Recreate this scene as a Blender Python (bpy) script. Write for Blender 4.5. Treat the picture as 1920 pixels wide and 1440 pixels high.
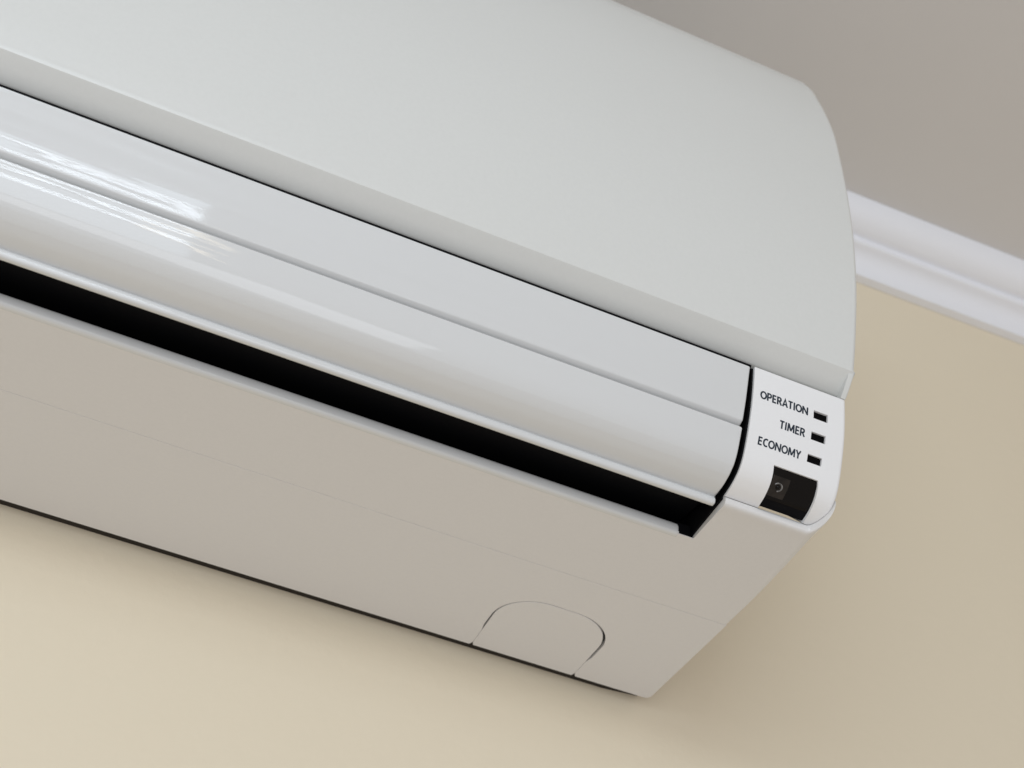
import bpy, bmesh, math, random
from mathutils import Vector, Matrix

sc = bpy.context.scene
for o in list(bpy.data.objects): bpy.data.objects.remove(o)
col = sc.collection

# ------------------------------------------------------------------ camera
# axes: x right along the wall, y into the wall (wall face at y = 0), z up; origin at the unit's rear lower right corner
cd = bpy.data.cameras.new('camera'); cam = bpy.data.objects.new('camera', cd); col.objects.link(cam)
XC = (0.92540, 0.32876, 0.18856)      # image right / down / forward components of world x
YC = (-0.36023, 0.60838, 0.70719)     # ... of world y
ZC = (0.11778, -0.72235, 0.68142)     # ... of world z
right = Vector((XC[0], YC[0], ZC[0])); down = Vector((XC[1], YC[1], ZC[1])); fwd = Vector((XC[2], YC[2], ZC[2]))
m = Matrix.Identity(4)
for i in range(3):
    m[i][0] = right[i]; m[i][1] = -down[i]; m[i][2] = -fwd[i]
CAM = Vector((-0.20354, -0.44606, -0.26495))
m.translation = CAM
cam.matrix_world = m
cd.sensor_width = 36; cd.lens = 36 * 2200 / 1920
cd.clip_start = 0.01; cd.clip_end = 50
cd.dof.use_dof = True
cd.dof.focus_distance = (Vector((-0.05, -0.17, 0.03)) - CAM).dot(fwd)
cd.dof.aperture_fstop = 15
sc.camera = cam

# ------------------------------------------------------------------ world and lamps
w = bpy.data.worlds.new('World'); sc.world = w; w.use_nodes = True
bg = w.node_tree.nodes['Background']
bg.inputs['Color'].default_value = (1.0, 0.937, 0.892, 1)
bg.inputs['Strength'].default_value = 0.55

def area(name, loc, target, sx, sy, power, color, spread=180):
    d = bpy.data.lights.new(name, 'AREA'); d.shape = 'RECTANGLE'; d.size = sx; d.size_y = sy
    d.energy = power; d.color = color; d.spread = math.radians(spread)
    o = bpy.data.objects.new(name, d); col.objects.link(o); o.location = loc
    o.rotation_euler = (Vector(target) - Vector(loc)).to_track_quat('-Z', 'Y').to_euler()
    return o
# daylight from the window across the room
# daylight from the window behind the camera: brightest at eye height of the unit, dimmer panes above and below
area('window_upper_light', (-0.95, -1.6, 0.315), (-0.95, 0, 0.315), 1.36, 0.15, 2.4, (0.76, 0.88, 1.0))
for k_, z_ in enumerate((0.085, 0.125, 0.165, 0.205)):              # daylight between the blades of a blind
    area('window_slit_light', (-0.95, -1.6, z_), (-0.95, 0, z_), 1.36, 0.024, 1.25, (0.80, 0.90, 1.0))
# lamp added on the left for the wall shadow, outside the flap's reflection
area('added_left_light', (-2.35, -1.6, 0.145), (-2.35, 0, 0.145), 1.3, 0.10, 2.6, (0.95, 0.97, 1.0))
area('window_lower_light', (-0.95, -1.6, -0.10), (-0.95, 0, -0.10), 1.36, 0.30, 3.0, (0.78, 0.89, 1.0))
area('low_fill_light', (-0.45, -1.6, -0.66), (-0.45, 0, -0.66), 1.36, 0.74, 6.5, (0.88, 0.93, 1.0))  # fill added low in front to even out the louver and wall
# a small warm lamp farther along the same side of the room
area('room_lamp_light', (-0.28, -1.6, 0.065), (-0.28, 0, 0.065), 0.16, 0.014, 0.05, (1.0, 0.84, 0.58))

vs = sc.view_settings
vs.view_transform = 'Standard'; vs.look = 'None'; vs.exposure = -0.05; vs.gamma = 1.0; vs.use_curve_mapping = False
sc.render.engine = 'CYCLES'
sc.cycles.use_denoising = True
sc.cycles.max_bounces = 10

# ------------------------------------------------------------------ materials
def mat(name, color, rough=0.5, spec=0.5, bump=None, bump_scale=(1, 1, 1), bump_strength=0.1, bump_dist=0.001,
        vary=0.0, vary_scale=3.0, rough_vary=0.0, detail=3.0, coat=0.0):
    M = bpy.data.materials.new(name); M.use_nodes = True
    nt = M.node_tree; b = nt.nodes['Principled BSDF']
    b.inputs['Base Color'].default_value = (*color, 1); b.inputs['Roughness'].default_value = rough
    b.inputs['Specular IOR Level'].default_value = spec
    b.inputs['Coat Weight'].default_value = coat; b.inputs['Coat Roughness'].default_value = 0.05
    tc = nt.nodes.new('ShaderNodeTexCoord')
    if vary or rough_vary:
        n = nt.nodes.new('ShaderNodeTexNoise'); n.inputs['Scale'].default_value = vary_scale; n.inputs['Detail'].default_value = 5
        nt.links.new(tc.outputs['Object'], n.inputs['Vector'])
        if vary:
            r = nt.nodes.new('ShaderNodeMapRange')
            r.inputs['From Min'].default_value = 0.3; r.inputs['From Max'].default_value = 0.7
            r.inputs['To Min'].default_value = 1 - vary; r.inputs['To Max'].default_value = 1 + vary
            nt.links.new(n.outputs['Fac'], r.inputs['Value'])
            mx = nt.nodes.new('ShaderNodeVectorMath'); mx.operation = 'SCALE'; mx.inputs[0].default_value = color
            nt.links.new(r.outputs['Result'], mx.inputs['Scale']); nt.links.new(mx.outputs['Vector'], b.inputs['Base Color'])
        if rough_vary:
            r2 = nt.nodes.new('ShaderNodeMapRange')
            r2.inputs['From Min'].default_value = 0.3; r2.inputs['From Max'].default_value = 0.7
            r2.inputs['To Min'].default_value = rough - rough_vary; r2.inputs['To Max'].default_value = rough + rough_vary
            nt.links.new(n.outputs['Fac'], r2.inputs['Value']); nt.links.new(r2.outputs['Result'], b.inputs['Roughness'])
    if bump:
        mp = nt.nodes.new('ShaderNodeMapping'); mp.inputs['Scale'].default_value = bump_scale
        nt.links.new(tc.outputs['Object'], mp.inputs['Vector'])
        n2 = nt.nodes.new('ShaderNodeTexNoise'); n2.inputs['Scale'].default_value = bump; n2.inputs['Detail'].default_value = detail
        nt.links.new(mp.outputs['Vector'], n2.inputs['Vector'])
        bm_ = nt.nodes.new('ShaderNodeBump'); bm_.inputs['Strength'].default_value = bump_strength
        bm_.inputs['Distance'].default_value = bump_dist
        nt.links.new(n2.outputs['Fac'], bm_.inputs['Height']); nt.links.new(bm_.outputs['Normal'], b.inputs['Normal'])
    return M

M_plastic = mat('white_plastic', (0.70, 0.69, 0.68), 0.34, 0.5, bump=1600, bump_strength=0.05, bump_dist=0.0002, vary=0.010, vary_scale=600, rough_vary=0.02)
M_cover = mat('white_cover_plastic', (0.665, 0.675, 0.655), 0.32, 0.5, bump=1600, bump_strength=0.05, bump_dist=0.0002, vary=0.010, vary_scale=600, rough_vary=0.02)
M_gloss = mat('glossy_flap_plastic', (0.66, 0.67, 0.67), 0.4, 0.0, bump=1.0, bump_scale=(5, 90, 110), bump_strength=0.8, bump_dist=0.0012, detail=1.7, coat=1.0)
nt_ = M_gloss.node_tree; b_ = nt_.nodes['Principled BSDF']          # ripples sit in the clear gloss only
l_ = b_.inputs['Normal'].links[0]; nt_.links.new(l_.from_socket, b_.inputs['Coat Normal']); nt_.links.remove(l_)
b_.inputs['Coat Roughness'].default_value = 0.055
M_black = mat('black_plastic_and_shade', (0.004, 0.004, 0.005), 0.7, 0.1)  # outlet's inner shade is put into this black; receiver window shares it
M_gap_shade = mat('gap_shade_dark', (0.03, 0.025, 0.02), 0.7, 0.2)  # shade of the gap behind the unit, put into the colour
M_lamp = mat('dark_lamp_lens', (0.0015, 0.0015, 0.002), 0.4, 0.06)
M_lens = mat('smoked_receiver_lens', (0.004, 0.003, 0.0025), 0.14, 0.16)
M_sensor = mat('brown_sensor_block', (0.016, 0.012, 0.009), 0.2, 0.3, vary=0.5, vary_scale=260)
M_grey = mat('grey_receiver_eye', (0.13, 0.125, 0.12), 0.2, 0.6, vary=0.8, vary_scale=900)
M_ink = mat('dark_blue_print', (0.018, 0.028, 0.042), 0.5, 0.3)
M_wall = mat('beige_wall_paint', (0.75, 0.668, 0.518), 0.6, 0.3, bump=150, bump_strength=0.22, bump_dist=0.001, vary=0.02, vary_scale=2.5)
M_ceil = mat('matt_ceiling_paint', (0.66, 0.64, 0.62), 0.85, 0.2, bump=220, bump_strength=0.1, bump_dist=0.001, vary=0.02, vary_scale=2.0)
M_corn = mat('cornice_gloss_white', (0.84, 0.85, 0.885), 0.4, 0.5, bump=60, bump_scale=(0.15, 1, 1), bump_strength=0.15, bump_dist=0.001)

# ------------------------------------------------------------------ helpers (profiles are (distance from wall, height) in mm)
def tag(o, label=None, cat=None, kind=None):
    if label: o['label'] = label
    if cat: o['category'] = cat
    if kind: o['kind'] = kind
    return o
def link(name, me, material, parent=None):
    o = bpy.data.objects.new(name, me); col.objects.link(o)
    if material and not me.materials: me.materials.append(material)
    if parent: o.parent = parent
    return o
def finish(bm, name, angle=35, smooth=True):
    bmesh.ops.recalc_face_normals(bm, faces=bm.faces)
    me = bpy.data.meshes.new(name); bm.to_mesh(me); bm.free()
    if smooth:
        me.polygons.foreach_set('use_smooth', [True] * len(me.polygons))
        me.set_sharp_from_angle(angle=math.radians(angle))
    me.update()
    return me
def spline(pts, n=6):
    out = []
    P = [pts[0]] + list(pts) + [pts[-1]]
    for i in range(1, len(P) - 2):
        p0, p1, p2, p3 = P[i - 1], P[i], P[i + 1], P[i + 2]
        for k in range(n):
            t = k / n
            out.append(tuple(0.5 * (2 * p1[j] + (p2[j] - p0[j]) * t + (2 * p0[j] - 5 * p1[j] + 4 * p2[j] - p3[j]) * t * t
                                    + (3 * p1[j] - p0[j] - 3 * p2[j] + p3[j]) * t ** 3) for j in range(2)))
    out.append(tuple(pts[-1]))
    return out
def normals(poly, closed=True):
    n = len(poly); res = []
    A = sum(poly[i][0] * poly[(i + 1) % n][1] - poly[(i + 1) % n][0] * poly[i][1] for i in range(n))
    s = 1 if A > 0 else -1
    for i in range(n):
        a, b = poly[i - 1], poly[(i + 1) % n]
        t = Vector((b[0] - a[0], b[1] - a[1]))
        if t.length == 0: t = Vector((1, 0))
        t.normalize(); res.append(Vector((t.y, -t.x)) * s)
    return res
def P3(x, D, z): return Vector((x, -D, z)) / 1000
def loft(bm, poly, x0, x1, rad0=None, rad1=None, seg=6, inward=None, pair=False):
    """closed profile swept from x0 to x1; rad0/rad1: rounding radius at each end as a function of (D, z)"""
    nn = normals(poly)
    dirs = [(-nn[i] if inward is None or inward(*p) is None else Vector(inward(*p)).normalized()) for i, p in enumerate(poly)]
    if pair:                      # shell: the inner skin follows the outer skin's rounding
        h = len(poly) // 2
        for i in range(h): dirs[len(poly) - 1 - i] = dirs[i]
    secs = []
    def sec(x_of, off_of):
        secs.append([bm.verts.new(P3(x_of(r), p[0] + dirs[i].x * off_of(r), p[1] + dirs[i].y * off_of(r))) for i, (p, r) in enumerate(zip(poly, rr))])
    if rad0:
        rr = [rad0(*(poly[len(poly) - 1 - i] if pair and i >= len(poly) // 2 else p)) for i, p in enumerate(poly)]
        for k in range(seg, -1, -1):
            a = k / seg * math.pi / 2
            sec(lambda r: x0 + r * (1 - math.sin(a)), lambda r: r * (1 - math.cos(a)))
    else:
        rr = [0] * len(poly); sec(lambda r: x0, lambda r: 0)
    if rad1:
        rr = [rad1(*(poly[len(poly) - 1 - i] if pair and i >= len(poly) // 2 else p)) for i, p in enumerate(poly)]
        for k in range(0, seg + 1):
            a = k / seg * math.pi / 2
            sec(lambda r: x1 - r * (1 - math.sin(a)), lambda r: r * (1 - math.cos(a)))
    else:
        rr = [0] * len(poly); sec(lambda r: x1, lambda r: 0)
    n = len(poly)
    for a, b in zip(secs[:-1], secs[1:]):
        for i in range(n):
            j = (i + 1) % n
            bm.faces.new((a[i], a[j], b[j], b[i]))
    bm.faces.new(secs[0]); bm.faces.new(list(reversed(secs[-1])))
    return secs
def offset_in(line, t):
    """open polyline moved towards the inside of the unit (towards the wall and up) by t"""
    out = []
    for i, p in enumerate(line):
        a = line[max(0, i - 1)]; b = line[min(len(line) - 1, i + 1)]
        v = Vector((b[0] - a[0], b[1] - a[1])).normalized()
        out.append((p[0] + v.y * t, p[1] - v.x * t))
    return out
def boolean_cut(me, cutters):
    base = bpy.data.objects.new('tmp', me); col.objects.link(base)
    tmp = []
    for c in cutters:
        o = bpy.data.objects.new('tmpc', c); col.objects.link(o); tmp.append(o)
        md = base.modifiers.new('b', 'BOOLEAN'); md.operation = 'DIFFERENCE'; md.object = o; md.solver = 'MANIFOLD'
    dg = bpy.context.evaluated_depsgraph_get()
    res = bpy.data.meshes.new_from_object(base.evaluated_get(dg))
    for o in tmp + [base]: bpy.data.objects.remove(o)
    return res
def prism(bm, pts_a, pts_b):
    a = [bm.verts.new(p) for p in pts_a]; b = [bm.verts.new(p) for p in pts_b]; n = len(a)
    bm.faces.new(a); bm.faces.new(list(reversed(b)))
    for i in range(n): bm.faces.new((a[i], b[i], b[(i + 1) % n], a[(i + 1) % n]))
def box(bm, x0, x1, D0, D1, z0, z1):
    prism(bm, [P3(x0, D0, z0), P3(x1, D0, z0), P3(x1, D1, z0), P3(x0, D1, z0)], [P3(x0, D0, z1), P3(x1, D0, z1), P3(x1, D1, z1), P3(x0, D1, z1)])

W = 820.0          # overall width of the unit, mm
XR_FLAP, XL_FLAP = -41.6, -W + 41.6
X_OUT = -39.2      # right-hand side of the air outlet

# ------------------------------------------------------------------ setting: wall, ceiling, cornice
def slab(name, lo, hi, material):
    bm = bmesh.new()
    bmesh.ops.create_cube(bm, size=1)
    for v in bm.verts: v.co = Vector([(lo[i] + hi[i]) / 2 + v.co[i] * (hi[i] - lo[i]) for i in range(3)])
    return tag(link(name, finish(bm, name, smooth=False), material), kind='structure')
slab('wall', (-2.6, 0, -1.9), (2.2, 0.12, 0.75), M_wall)
TILT = math.radians(-1.5); PIV = Vector((0.22, 0, 0))
ceil = slab('ceiling', (-2.6, -2.2, 0.0), (2.2, -0.0, 0.1), M_ceil)
ceil.rotation_euler = (0, TILT, 0); ceil.location = (0.22, 0, 0.4125)
for v in ceil.data.vertices: v.co.x -= 0.22
cp = [(0.3, 370), (6.6, 370)] + spline([(6.8, 370.6), (7.0, 376), (8.8, 381.5), (13.0, 385.6), (18.4, 387.4)], 6) \
   + spline([(19.4, 387.8), (20.1, 389.2), (20.0, 391.0), (19.2, 392.3)], 4) \
   + spline([(19.8, 393.0), (25.5, 393.9), (31.5, 397.0), (35.8, 402.0), (38.0, 408), (38.4, 411.0)], 6) + [(38.7, 412.3), (0.3, 412.3)]
bm = bmesh.new(); loft(bm, [(d, z - 412.5) for d, z in cp], -2400, 2000)
corn = tag(link('cornice', finish(bm, 'cornice', 40), M_corn), kind='structure')
corn.rotation_euler = (0, TILT, 0); corn.location = (0.22, 0, 0.4125)
for v in corn.data.vertices: v.co.x -= 0.22

# ------------------------------------------------------------------ the unit
ac = bpy.data.objects.new('air_conditioner', None); col.objects.link(ac); ac.empty_display_size = 0.05
tag(ac, 'white wall mounted split air conditioner indoor unit under the cornice', 'air conditioner')

# front cover: top edge, bowed front, sharp lower ridge and the lip under it
front = spline([(176.2, 258), (179.2, 248.8), (183.3, 228), (186.6, 204), (188.9, 178), (190.3, 154), (190.6, 128), (188.6, 99), (184.2, 73), (181.0, 59.2)], 6)
cover = [(8.5, 284), (138, 284)] + spline([(146, 283.6), (157, 281), (166, 275), (172.2, 267), (176.2, 258)], 4)[:-1] + front \
      + [(180.85, 58.4), (180.35, 57.4), (179.2, 56.6), (176.0, 54.6), (171.6, 51.75), (170.6, 51.5), (160, 53.2), (160, 58), (8.5, 58)]
def r_cover(D, z):
    if D < 100 or (z < 58.5 and D < 170): return 0.6
    if z < 58: return 1.6
    t = min(1, max(0, (z - 200) / 62)); return 2.4 + 5.6 * t * t * (3 - 2 * t)
bm = bmesh.new(); loft(bm, cover, -W, 0, r_cover, r_cover, seg=8)
cheek = [(180.2, 57.9), (178.6, 55.2), (175.8, 51.8), (173.1, 49.15), (150, 49.15), (150, 57.6)]
loft(bm, cheek, -2.6, -0.15, None, lambda D, z: 0.8 if D > 160 else 0); loft(bm, cheek, -W + 0.15, -W + 2.6, lambda D, z: 0.8 if D > 160 else 0, None)
tag(link('front_cover', finish(bm, 'front_cover', 28), M_cover, ac))

# lower front surface shared by the flaps and the control panel
face = spline([(173.0, 48.9), (171.9, 40), (170.3, 31.5), (168.0, 23.5), (165.7, 17.0), (163.1, 11.4), (159.8, 7.5), (155.4, 5.05), (151.6, 3.9), (149.2, 3.45)], 6)
def on_face(z):
    for a, b in zip(face[:-1], face[1:]):
        if a[1] >= z >= b[1]:
            t = (a[1] - z) / (a[1] - b[1]); v = Vector((b[0] - a[0], b[1] - a[1])).normalized()
            return a[0] + (b[0] - a[0]) * t, Vector((-v.y, v.x))          # D and outward normal
    return face[-1][0], Vector((0.3, -0.95))
def face_part(z1, z0): 
    return [(on_face(z1)[0], z1)] + [p for p in face if z0 < p[1] < z1] + [(on_face(z0)[0], z0)]

# control panel at the right-hand end (with lamp and receiver openings) and its blank twin at the left-hand end
pf = face_part(48.7, 3.5)
R0C, EDGE = 5.6, 1.7                 # corner radius in the face, rounding of the outer edge
def sections():
    a = [math.pi / 2 * k / 10 for k in range(11)]
    xs = [-R0C * (1 - math.sin(t)) for t in a] + [-EDGE * (1 - math.sin(math.pi / 2 * k / 6)) for k in range(6)]
    return sorted(set(round(x, 4) for x in xs))
def lift_at(x):
    return R0C - math.sqrt(max(0, R0C ** 2 - (x + R0C) ** 2)) if x > -R0C else 0.0
def sweep(bm, secs):
    vs_ = [[bm.verts.new(P3(*q)) for q in sec] for sec in secs]
    n = len(vs_[0])
    for a, b in zip(vs_[:-1], vs_[1:]):
        for i in range(n):
            j = (i + 1) % n; bm.faces.new((a[i], a[j], b[j], b[i]))
    bm.faces.new(vs_[0]); bm.faces.new(list(reversed(vs_[-1])))
def panel_section(x, mirror=None):
    zb = 3.5 + lift_at(x); pts = []
    inn = EDGE - math.sqrt(max(0, EDGE ** 2 - (x + EDGE) ** 2)) if x > -EDGE else 0.0
    for k in range(49):
        u = k / 48; z = 48.7 + (zb - 48.7) * (1 - (1 - u) ** 1.6)
        d, nrm = on_face(max(z, 3.4501)); pts.append((d - nrm.x * inn, z - nrm.y * inn))
    pts += [(137, 17), (137, 48.6)]
    return [(x if mirror is None else mirror - x, d, z) for d, z in pts]
bm = bmesh.new(); sweep(bm, [panel_section(x) for x in [X_OUT] + sections()])
panel_me = finish(bm, 'control_panel', 28)
LEDS = [(-14.0, -8.0, 35.4, 38.9), (-14.4, -8.4, 26.5, 29.7), (-14.8, -8.9, 17.8, 20.8)]
def face_prism(bm, x0, x1, z0, z1, d_in, d_out, flare=0.0, skew=0.0):
    a, b = on_face(z0), on_face(z1)
    n = (a[1] + b[1]).normalized()
    def q(x, s, t): return P3(x, s[0] + n.x * t, (z0 if s is a else z1) + n.y * t)
    prism(bm, [q(x0 + skew, a, -d_in), q(x1 + skew, a, -d_in), q(x1, b, -d_in), q(x0, b, -d_in)],
              [q(x0 + skew - flare, a, d_out), q(x1 + skew + flare, a, d_out), q(x1 + flare, b, d_out), q(x0 - flare, b, d_out)])
cut = []
for l in LEDS:
    bm = bmesh.new(); face_prism(bm, *l, 6, 3); cut.append(finish(bm, 'c', smooth=False))
bm = bmesh.new(); RX0, RX1, RZ = -27.2, -9.0, 12.7
o_, n_ = on_face(RZ); m_, k_ = on_face(8.0)
rim = [(o_ + 6, RZ - 2.6), (o_ - 3.6, RZ + 1.6), (141, 11.5), (141, -3), (172, -6)]
prism(bm, [P3(RX0 + (.0 if z > 10 else 2.2), d, z) for d, z in rim], [P3(RX1 + (.0 if z > 10 else 2.8), d, z) for d, z in rim])
bmesh.ops.triangulate(bm, faces=bm.faces)
cut.append(finish(bm, 'c', smooth=False))
panel_me2 = boolean_cut(panel_me, cut)
panel_me2.set_sharp_from_angle(angle=math.radians(28))
cpanel = link('control_panel', panel_me2, M_plastic, ac)
bm = bmesh.new(); sweep(bm, [panel_section(x, -W) for x in [X_OUT] + sections()])
link('end_panel', finish(bm, 'end_panel', 28), M_plastic, ac)

# indicator lamps: dark lenses sunk in their openings
for l in LEDS:
    bm = bmesh.new()
    a, b = on_face(l[2]), on_face(l[3]); n = (a[1] + b[1]).normalized()
    face_prism(bm, l[0] - 0.5, l[1] + 0.5, l[2] - 0.5, l[3] + 0.5, 6, -0.95)
    link('indicator_lamp', finish(bm, 'indicator_lamp', smooth=False), M_lamp, cpanel)
# receiver: black window following the curved face, with two smoked lens blocks and a small eye
arcs = [(on_face(RZ)[0], RZ)] + [p for p in face if p[1] < RZ]
def fp(sm, t):
    """sm mm down the face from the opening's top edge, t mm proud of the face"""
    acc = 0
    for a, b in zip(arcs[:-1], arcs[1:]):
        l = math.hypot(b[0] - a[0], b[1] - a[1])
        if acc + l >= sm or b is arcs[-1]:
            k = (sm - acc) / l; v = Vector((b[0] - a[0], b[1] - a[1])) / l
            return Vector((a[0] + (b[0] - a[0]) * k - v.y * t, a[1] + (b[1] - a[1]) * k + v.x * t))
        acc += l
def curved_block(bm, x0, x1, s0, s1, t0, t1, rc=0.0, k=8):
    top = [fp(s0 + (s1 - s0) * i / k, t1) for i in range(k + 1)]; bot = [fp(s0 + (s1 - s0) * i / k, t0) for i in range(k + 1)]
    loft(bm, [tuple(p) for p in top] + [tuple(p) for p in reversed(bot)], x0, x1, (lambda D, z: rc) if rc else None, (lambda D, z: rc) if rc else None, seg=4)
bm = bmesh.new(); curved_block(bm, RX0 - 1.2, RX1 + 3.4, -1.6, 17.6, -3.6, -1.15)
rec = link('receiver_window', finish(bm, 'receiver_window', 20), M_black, cpanel)
bm = bmesh.new(); curved_block(bm, RX0 + 0.5, RX1 + 0.6, 0.2, 13.2, -2.2, -0.85, 0.3)
lens = link('lens', finish(bm, 'lens', 50), M_lens, rec)
bm = bmesh.new(); curved_block(bm, RX0 + 1.1, RX0 + 8.4, 3.2, 11.6, -2.2, -0.78, 0.5)
link('sensor_block', finish(bm, 'sensor_block', 50), M_sensor, rec)
ex, es = RX0 + 4.4, 7.4
bm = bmesh.new(); ring = []
for k in range(28):
    a = math.radians(-150 + 235 * k / 27)
    row = []
    for (rad, t) in ((1.9, -0.8), (1.8, -0.62), (1.55, -0.55), (1.4, -0.62), (1.3, -0.8)):
        p = fp(es + rad * math.sin(a), t); row.append(bm.verts.new(P3(ex + rad * math.cos(a), p.x, p.y)))
    ring.append(row)
for k in range(27):
    r0, r1 = ring[k], ring[k + 1]
    for i in range(4): bm.faces.new((r0[i], r0[i + 1], r1[i + 1], r1[i]))
link('eye_ring', finish(bm, 'eye_ring', 60), M_grey, rec)
bm = bmesh.new(); bmesh.ops.create_uvsphere(bm, u_segments=20, v_segments=10, radius=0.0009)
p = fp(es, -0.95)
for v in bm.verts: v.co = v.co + P3(ex, p.x, p.y)
link('eye_lens', finish(bm, 'eye_lens', 60), M_lens, rec)

# printed words beside the lamps
G = {
 'O': (0.80, [[(0.40 + 0.33 * math.cos(a), 0.5 + 0.425 * math.sin(a)) for a in [2 * math.pi * k / 24 for k in range(25)]]]),
 'P': (0.62, [[(.10, 0), (.10, .925), (.34, .925), (.47, .87), (.52, .72), (.50, .58), (.42, .48), (.30, .44), (.10, .44)]]),
 'E': (0.56, [[(.50, .925), (.10, .925), (.10, .075), (.51, .075)], [(.10, .51), (.47, .51)]]),
 'R': (0.66, [[(.10, 0), (.10, .925), (.34, .925), (.46, .88), (.51, .74), (.49, .61), (.42, .52), (.30, .48), (.10, .48)], [(.32, .48), (.58, 0)]]),
 'A': (0.70, [[(.06, 0), (.35, .96), (.64, 0)], [(.15, .30), (.55, .30)]]),
 'T': (0.60, [[(.02, .925), (.58, .925)], [(.30, .925), (.30, 0)]]),
 'I': (0.28, [[(.14, 0), (.14, 1)]]),
 'N': (0.80, [[(.10, 0), (.10, 1)], [(.12, .93), (.66, .07)], [(.68, 0), (.68, 1)]]),
 'M': (0.94, [[(.09, 0), (.14, 1)], [(.16, .94), (.46, .12)], [(.46, .12), (.76, .94)], [(.78, 1), (.83, 0)]]),
 'C': (0.66, [[(.60, .86), (.50, .91), (.40, .925), (.27, .88), (.15, .74), (.11, .5), (.15, .26), (.27, .12), (.40, .075), (.50, .09), (.61, .14)]]),
 'Y': (0.62, [[(.04, 1), (.31, .46)], [(.58, 1), (.31, .46)], [(.31, .50), (.31, 0)]]),
}
def word(text, x0, x1, z0, z1, sw=0.195):
    bm = bmesh.new()
    gap = 0.05
    total = sum(G[c][0] for c in text) + gap * (len(text) - 1)
    arc = z1 - z0; sx = (x1 - x0) / total; lift = 0.04
    # stroke width is given in cap heights; horizontal units are scaled to the word's width
    X = x0; layer = 0
    hmm = (z1 - z0) / abs(on_face((z0 + z1) / 2)[1].x)
    for ch in text:
        wd, strokes = G[ch]
        for st in strokes:
            layer += 1
            pts = [Vector((X + px * sx, py * hmm)) for px, py in st]
            closed = (pts[0] - pts[-1]).length < 1e-6
            L, R = [], []
            n = len(pts)
            for i in range(n):
                if closed and i in (0, n - 1): a, b = pts[-2], pts[1]
                else: a, b = pts[max(0, i - 1)], pts[min(n - 1, i + 1)]
                d1 = (pts[i] - a).normalized() if (pts[i] - a).length > 0 else (b - pts[i]).normalized()
                d2 = (b - pts[i]).normalized() if (b - pts[i]).length > 0 else d1
                t = (d1 + d2).normalized(); nrm = Vector((-t.y, t.x))
                c = max(0.45, Vector((-d1.y, d1.x)).dot(nrm)); hw = sw * hmm / 2 / c
                L.append(pts[i] + nrm * hw); R.append(pts[i] - nrm * hw)
            def put(q):
                z = z0 + q.y * (z1 - z0) / hmm
                d, nn = on_face(z); off = lift + 0.003 * (layer % 4)
                return bm.verts.new(P3(q.x, d + nn.x * off, z + nn.y * off))
            lv = [put(q) for q in L]; rv = [put(q) for q in R]
            for i in range(n - 1): bm.faces.new((lv[i], rv[i], rv[i + 1], lv[i + 1]))
        X += (wd + gap) * sx
    for f in bm.faces:
        f.normal_update()
        if f.normal.y > 0: f.normal_flip()
    me = bpy.data.meshes.new('lettering'); bm.to_mesh(me); bm.free()
    o = link('lettering', me, M_ink, cpanel); o['label'] = 'printed word ' + text
    return o
word('OPERATION', -36.3, -16.3, 35.6, 39.0)
word('TIMER', -27.5, -16.9, 26.4, 29.6)
word('ECONOMY', -35.0, -17.6, 17.7, 20.7)

# casing: bead under the control panel, underside strip in front of the seam, lip of the air outlet, body behind
bead = [(149.1, 3.35)] + spline([(149.6, 3.15), (150.0, 2.3), (149.9, 1.1), (149.2, 0.25), (147.6, -0.1), (144.5, 0.0)], 4)
SEAM = 79.6
und = bead + [(125, 0), (100, 0), (SEAM + .12, 0), (SEAM, 0.1), (SEAM, 15), (136, 15), (148.6, 4.3)]
def und_section(a, mirror=None):
    out = []
    for D, z in und:
        if z > 5: x, d, zz = 0, D, z                          # inner edge
        elif D > 146.5:                                       # bead slides up round the corner of the panel
            l = R0C * (1 - math.cos(a)); x = -R0C * (1 - math.sin(a))
            d, zz = D + on_face(max(3.4501, 3.5 + l))[0] - on_face(3.5)[0], z + l
            if x > -2.6: q = (x + 2.6) / 2.6; d -= 1.5 * (1 - math.sqrt(1 - q * q * 0.98)); zz += 1.0 * (1 - math.sqrt(1 - q * q * 0.98))
        else:
            t = max(0, min(1, (D - 95) / 50)); r = 1.2 + (R0C - 1.2) * t ** 1.7
            x, d, zz = -r * (1 - math.sin(a)), D, z + r * (1 - math.cos(a))
        out.append(((x if mirror is None else mirror - x), d, zz))
    return out
und = und[:len(bead)] + [(d, 0) for d in (140, 135, 130, 125, 119, 112, 104, 95, 88)] + und[len(bead) + 2:]
bm = bmesh.new()
for mir in (None, -W):
    first = [((X_OUT if mir is None else mir - X_OUT), D, z) for D, z in und]
    sweep(bm, [first] + [und_section(math.pi / 2 * k / 10, mir) for k in range(11)])
strip = [(SEAM + .12, 0), (SEAM, 0.1), (SEAM, 3.5), (122, 3.5), (122.0, 1.0), (123.0, 0.0)]
loft(bm, strip, -W - X_OUT, X_OUT)
box(bm, X_OUT - 6.6, X_OUT + 0.4, 122.4, 125.3, -0.04, 0.26); box(bm, -W - X_OUT - .4, -W - X_OUT + 6.6, 122.4, 125.3, -0.04, 0.26)
body = [(12, 4.0), (74, 4.0), (74, 54), (158, 59), (172, 110), (170, 240), (150, 280), (12, 280)]
loft(bm, body, -W + 2.2, -2.2)
link('casing', finish(bm, 'casing', 22), M_plastic, ac)
lip = [(122.2, 0.2), (123.2, -0.12), (124.6, -0.1), (125.4, 0.5), (125.8, 1.5), (125.8, 3.2), (125.2, 4.4), (123.8, 5.0), (122.2, 5.0)]
lip = [(122.2, 0.2)] + spline(lip[1:-1], 3) + [(122.2, 5.0)]
bm = bmesh.new(); loft(bm, lip, -W + 45.2, -45.2, lambda D, z: 1.2 if z > 1 else 0.2, lambda D, z: 1.2 if z > 1 else 0.2, seg=4)
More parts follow.
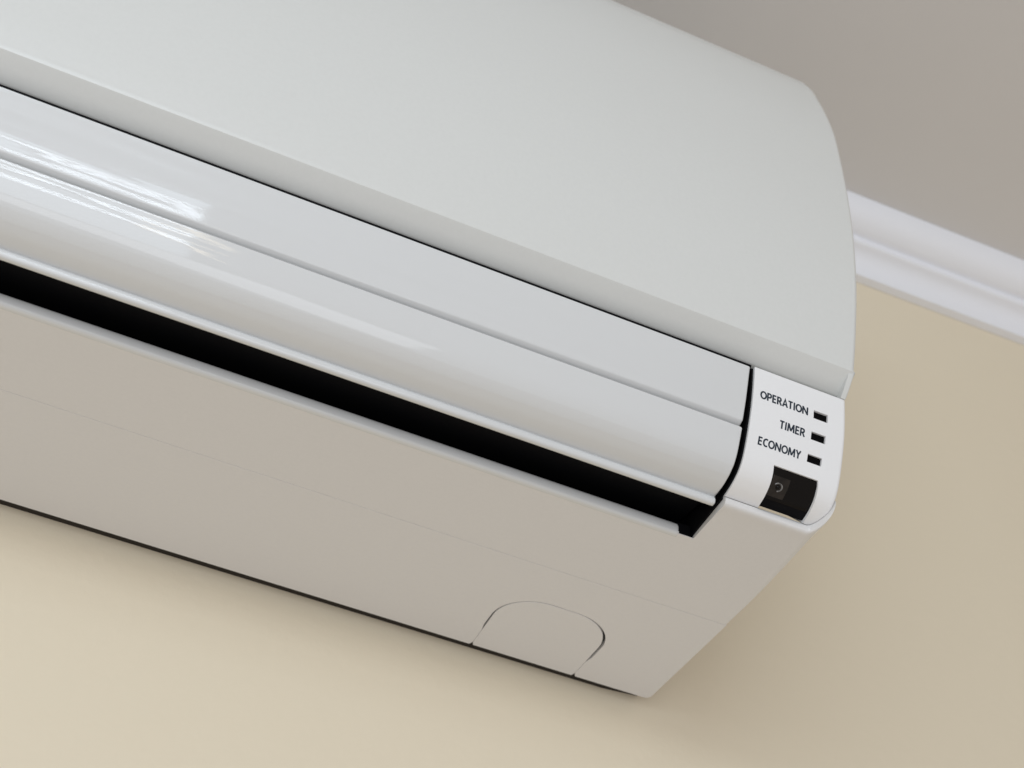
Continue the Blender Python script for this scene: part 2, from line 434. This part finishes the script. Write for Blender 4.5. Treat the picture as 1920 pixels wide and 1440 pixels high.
link('outlet_lip', finish(bm, 'outlet_lip', 50), M_gloss, ac)

# rear underside panel with the knockout for the pipes
KX0, KX1, KD, KR = -86.0, -37.6, 55.2, 19.0
def knock(off):
    """outline of the knockout from the left rear corner round the front to the right rear corner, grown by off"""
    x0, x1, d, r = KX0 - off, KX1 + off, KD + off, KR + off
    pts = [(x0, 7.0)]
    pts += [(x0 + r - r * math.cos(a), d - r + r * math.sin(a)) for a in [math.pi / 2 * k / 12 for k in range(13)]]
    pts += [(x1 - r + r * math.sin(a), d - r + r * math.cos(a)) for a in [math.pi / 2 * k / 12 for k in range(13)]]
    pts += [(x1, 7.0)]
    return pts
inner, outer = knock(0.0), knock(0.0)
def slit(i, n):
    """gap between knockout and panel: hairline near the wall, widest round the right-hand curve"""
    x, d = inner[i]
    if d < 22: return 0.10
    t = i / (n - 1)
    if t < 0.5: return 0.5 + 0.35 * max(0, 1 - abs(t - 0.12) / 0.18)
    return 0.38 + 0.95 * max(0, 1 - abs(t - 0.84) / 0.26)
n = len(inner)
def dense(l):
    out = []
    for (a, b) in zip(l[:-1], l[1:]):
        k = 6 if abs(a[1] - b[1]) > 8 or abs(a[0] - b[0]) > 8 else 1
        for i in range(k): out.append((a[0] + (b[0] - a[0]) * i / k, a[1] + (b[1] - a[1]) * i / k))
    return out + [l[-1]]
inner = dense(inner); n = len(inner)
outr = []
for i, (x, d) in enumerate(inner):
    a = inner[max(0, i - 1)]; b = inner[min(n - 1, i + 1)]
    t = Vector((b[0] - a[0], b[1] - a[1])).normalized(); g = slit(i, n)
    outr.append((x - t.y * g, d + t.x * g))
# panel = strip swept round the cut-out: left field, right field and front field share the cut-out's edge
bm = bmesh.new()
TH = 2.6
R0 = 8.0
def vz(x, d, z): return bm.verts.new(P3(x, d, z))
rear_l = (-W + 1.5, R0); rear_r = (-1.5, R0)
# plan outline (x, D), with small rounded rear corners
def arc(cx, cd_, r, a0, a1, k=5): return [(cx + r * math.cos(math.radians(a0 + (a1 - a0) * i / k)), cd_ + r * math.sin(math.radians(a0 + (a1 - a0) * i / k))) for i in range(k + 1)]
notch = 0.75
plan = [(-W + 0.2, SEAM - .1)] + [(-0.2, SEAM - .1)] + arc(-3.4, R0 + 3.2, 3.2, 0, -90, 6)[0:] \
     + [(outr[-1][0] + notch + .2, R0), (outr[-1][0] + .1, R0 + 1.9)] + [p for p in reversed(outr) if p[1] > R0 + 2.2] \
     + [(outr[0][0] - .1, R0 + 1.9), (outr[0][0] - notch - .2, R0)] + arc(-W + 3.4, R0 + 3.2, 3.2, -90, -180, 6)
def plate(bm, plan, z0, z1, bev):
    vb = [bm.verts.new(P3(x, d, z0)) for x, d in plan]
    f = bm.faces.new(vb)
    r = bmesh.ops.extrude_face_region(bm, geom=[f])
    for v in [e for e in r['geom'] if isinstance(e, bmesh.types.BMVert)]: v.co.z += (z1 - z0) / 1000
    bmesh.ops.recalc_face_normals(bm, faces=bm.faces)
    if bev:
        ed = [e for e in bm.edges if all(abs(v.co.z - z0 / 1000) < 1e-7 for v in e.verts)]
        bmesh.ops.bevel(bm, geom=ed, offset=bev / 1000, segments=2, profile=0.5, affect='EDGES', clamp_overlap=True)
plate(bm, plan, 0.0, TH, 0.1)
rear = link('underside_panel', finish(bm, 'underside_panel', 12), M_plastic, ac)
bm = bmesh.new()
kp = [(inner[0][0] + notch, R0), (inner[0][0] + .1, R0 + 1.9)] + [p for p in inner if p[1] > R0 + 2.2] + [(inner[-1][0] - .1, R0 + 1.9), (inner[-1][0] - notch, R0)]
plate(bm, kp, 0.02, TH, 0.14)
link('pipe_knockout', finish(bm, 'pipe_knockout', 12), M_plastic, rear)
bm = bmesh.new(); box(bm, -100, -25, 13, 72, TH + .3, TH + .8)
link('knockout_backing', finish(bm, 'knockout_backing', smooth=False), M_black, rear)

bm = bmesh.new()  # dark plate added in the rear gap, stands in for its shade
for xa, xb, za, zb in ((-W + 30, -20, 2.1, 3.1), (-20, -2.6, 3.1, 4.5)):
    prism(bm, [P3(x, d, z) for x, d, z in ((xa, .15, za), (xb, .15, zb), (xb, 11.5, zb), (xa, 11.5, za))], [P3(x, d, 262) for x, d in ((xa, .15), (xb, .15), (xb, 11.5), (xa, 11.5))])
link('gap_shade_plate', finish(bm, 'gap_shade_plate', smooth=False), M_gap_shade, ac)

# air outlet: duct behind the flaps, its black standing in for the shade inside
duct = [(170.9, 50.4), (120, 52.2), (84, 44), (77, 28), (76.5, 6.0), (121.8, 5.0), (121.8, 4.0), (75.2, 4.6), (75.2, 29), (83, 46), (119, 53.0), (170.9, 51.3)]
bm = bmesh.new(); loft(bm, duct, -W - X_OUT + .3, X_OUT - .3)
side = offset_in(face_part(48.4, 3.0), 1.0) + [(124, 1.2), (77, 4.7), (77, 30), (84, 46), (120, 52), (168.5, 51)]
loft(bm, side, X_OUT - 0.75, X_OUT - 0.12); loft(bm, side, -W - X_OUT + .12, -W - X_OUT + .75)
box(bm, X_OUT - 6.2, X_OUT - .25, 121.5, 124.2, 0.3, 6.0); box(bm, -W - X_OUT + .25, -W - X_OUT + 6.2, 121.5, 124.0, 0.3, 6.0)  # black blocks added to darken the slot's end corners
# inner vane block that closes the view into the duct
loft(bm, [(158, 47.5), (164.5, 46), (160.5, 24), (152, 11), (140, 9), (110, 14), (100, 40), (120, 49)], -W - X_OUT + 2, X_OUT - 2)
link('outlet_duct', finish(bm, 'outlet_duct', 30), M_black, ac)

# flaps
def rounded_flap(name, line, t, parent, rend=0.9):
    poly = line + list(reversed(offset_in(line, t)))
    inn = {(round(p[0], 4), round(p[1], 4)) for p in offset_in(line, t)}
    rf = lambda D, z: 0.3 if (round(D, 4), round(z, 4)) in inn else rend
    bm = bmesh.new(); loft(bm, poly, XL_FLAP, XR_FLAP, rf, rf, seg=4)
    return link(name, finish(bm, name, 30), M_gloss, parent)
up = spline([(174.0, 46.6), (172.5, 40.5), (170.75, 33.5), (168.8, 27.2), (168.0, 25.1)], 5)
up = [(172.6, 47.5), (173.5, 47.2)] + up + [(167.8, 24.75), (167.4, 24.5), (164.8, 23.5), (163.4, 23.1)]
rounded_flap('diffuser_flap', up, 2.2, ac)
lo = face_part(21.6, 8.4)
lo = [(165.5, 22.7), (166.5, 22.6), (167.0, 22.2)] + lo + spline([(157.8, 6.35), (153.8, 4.85), (149.8, 4.1), (147.1, 3.85)], 4) \
   + spline([(147.25, 3.6), (147.6, 2.7), (147.4, 1.6), (146.7, 0.85), (145.4, 0.8), (144.2, 1.6)], 3)
rounded_flap('airflow_louver', lo, 1.6, ac)
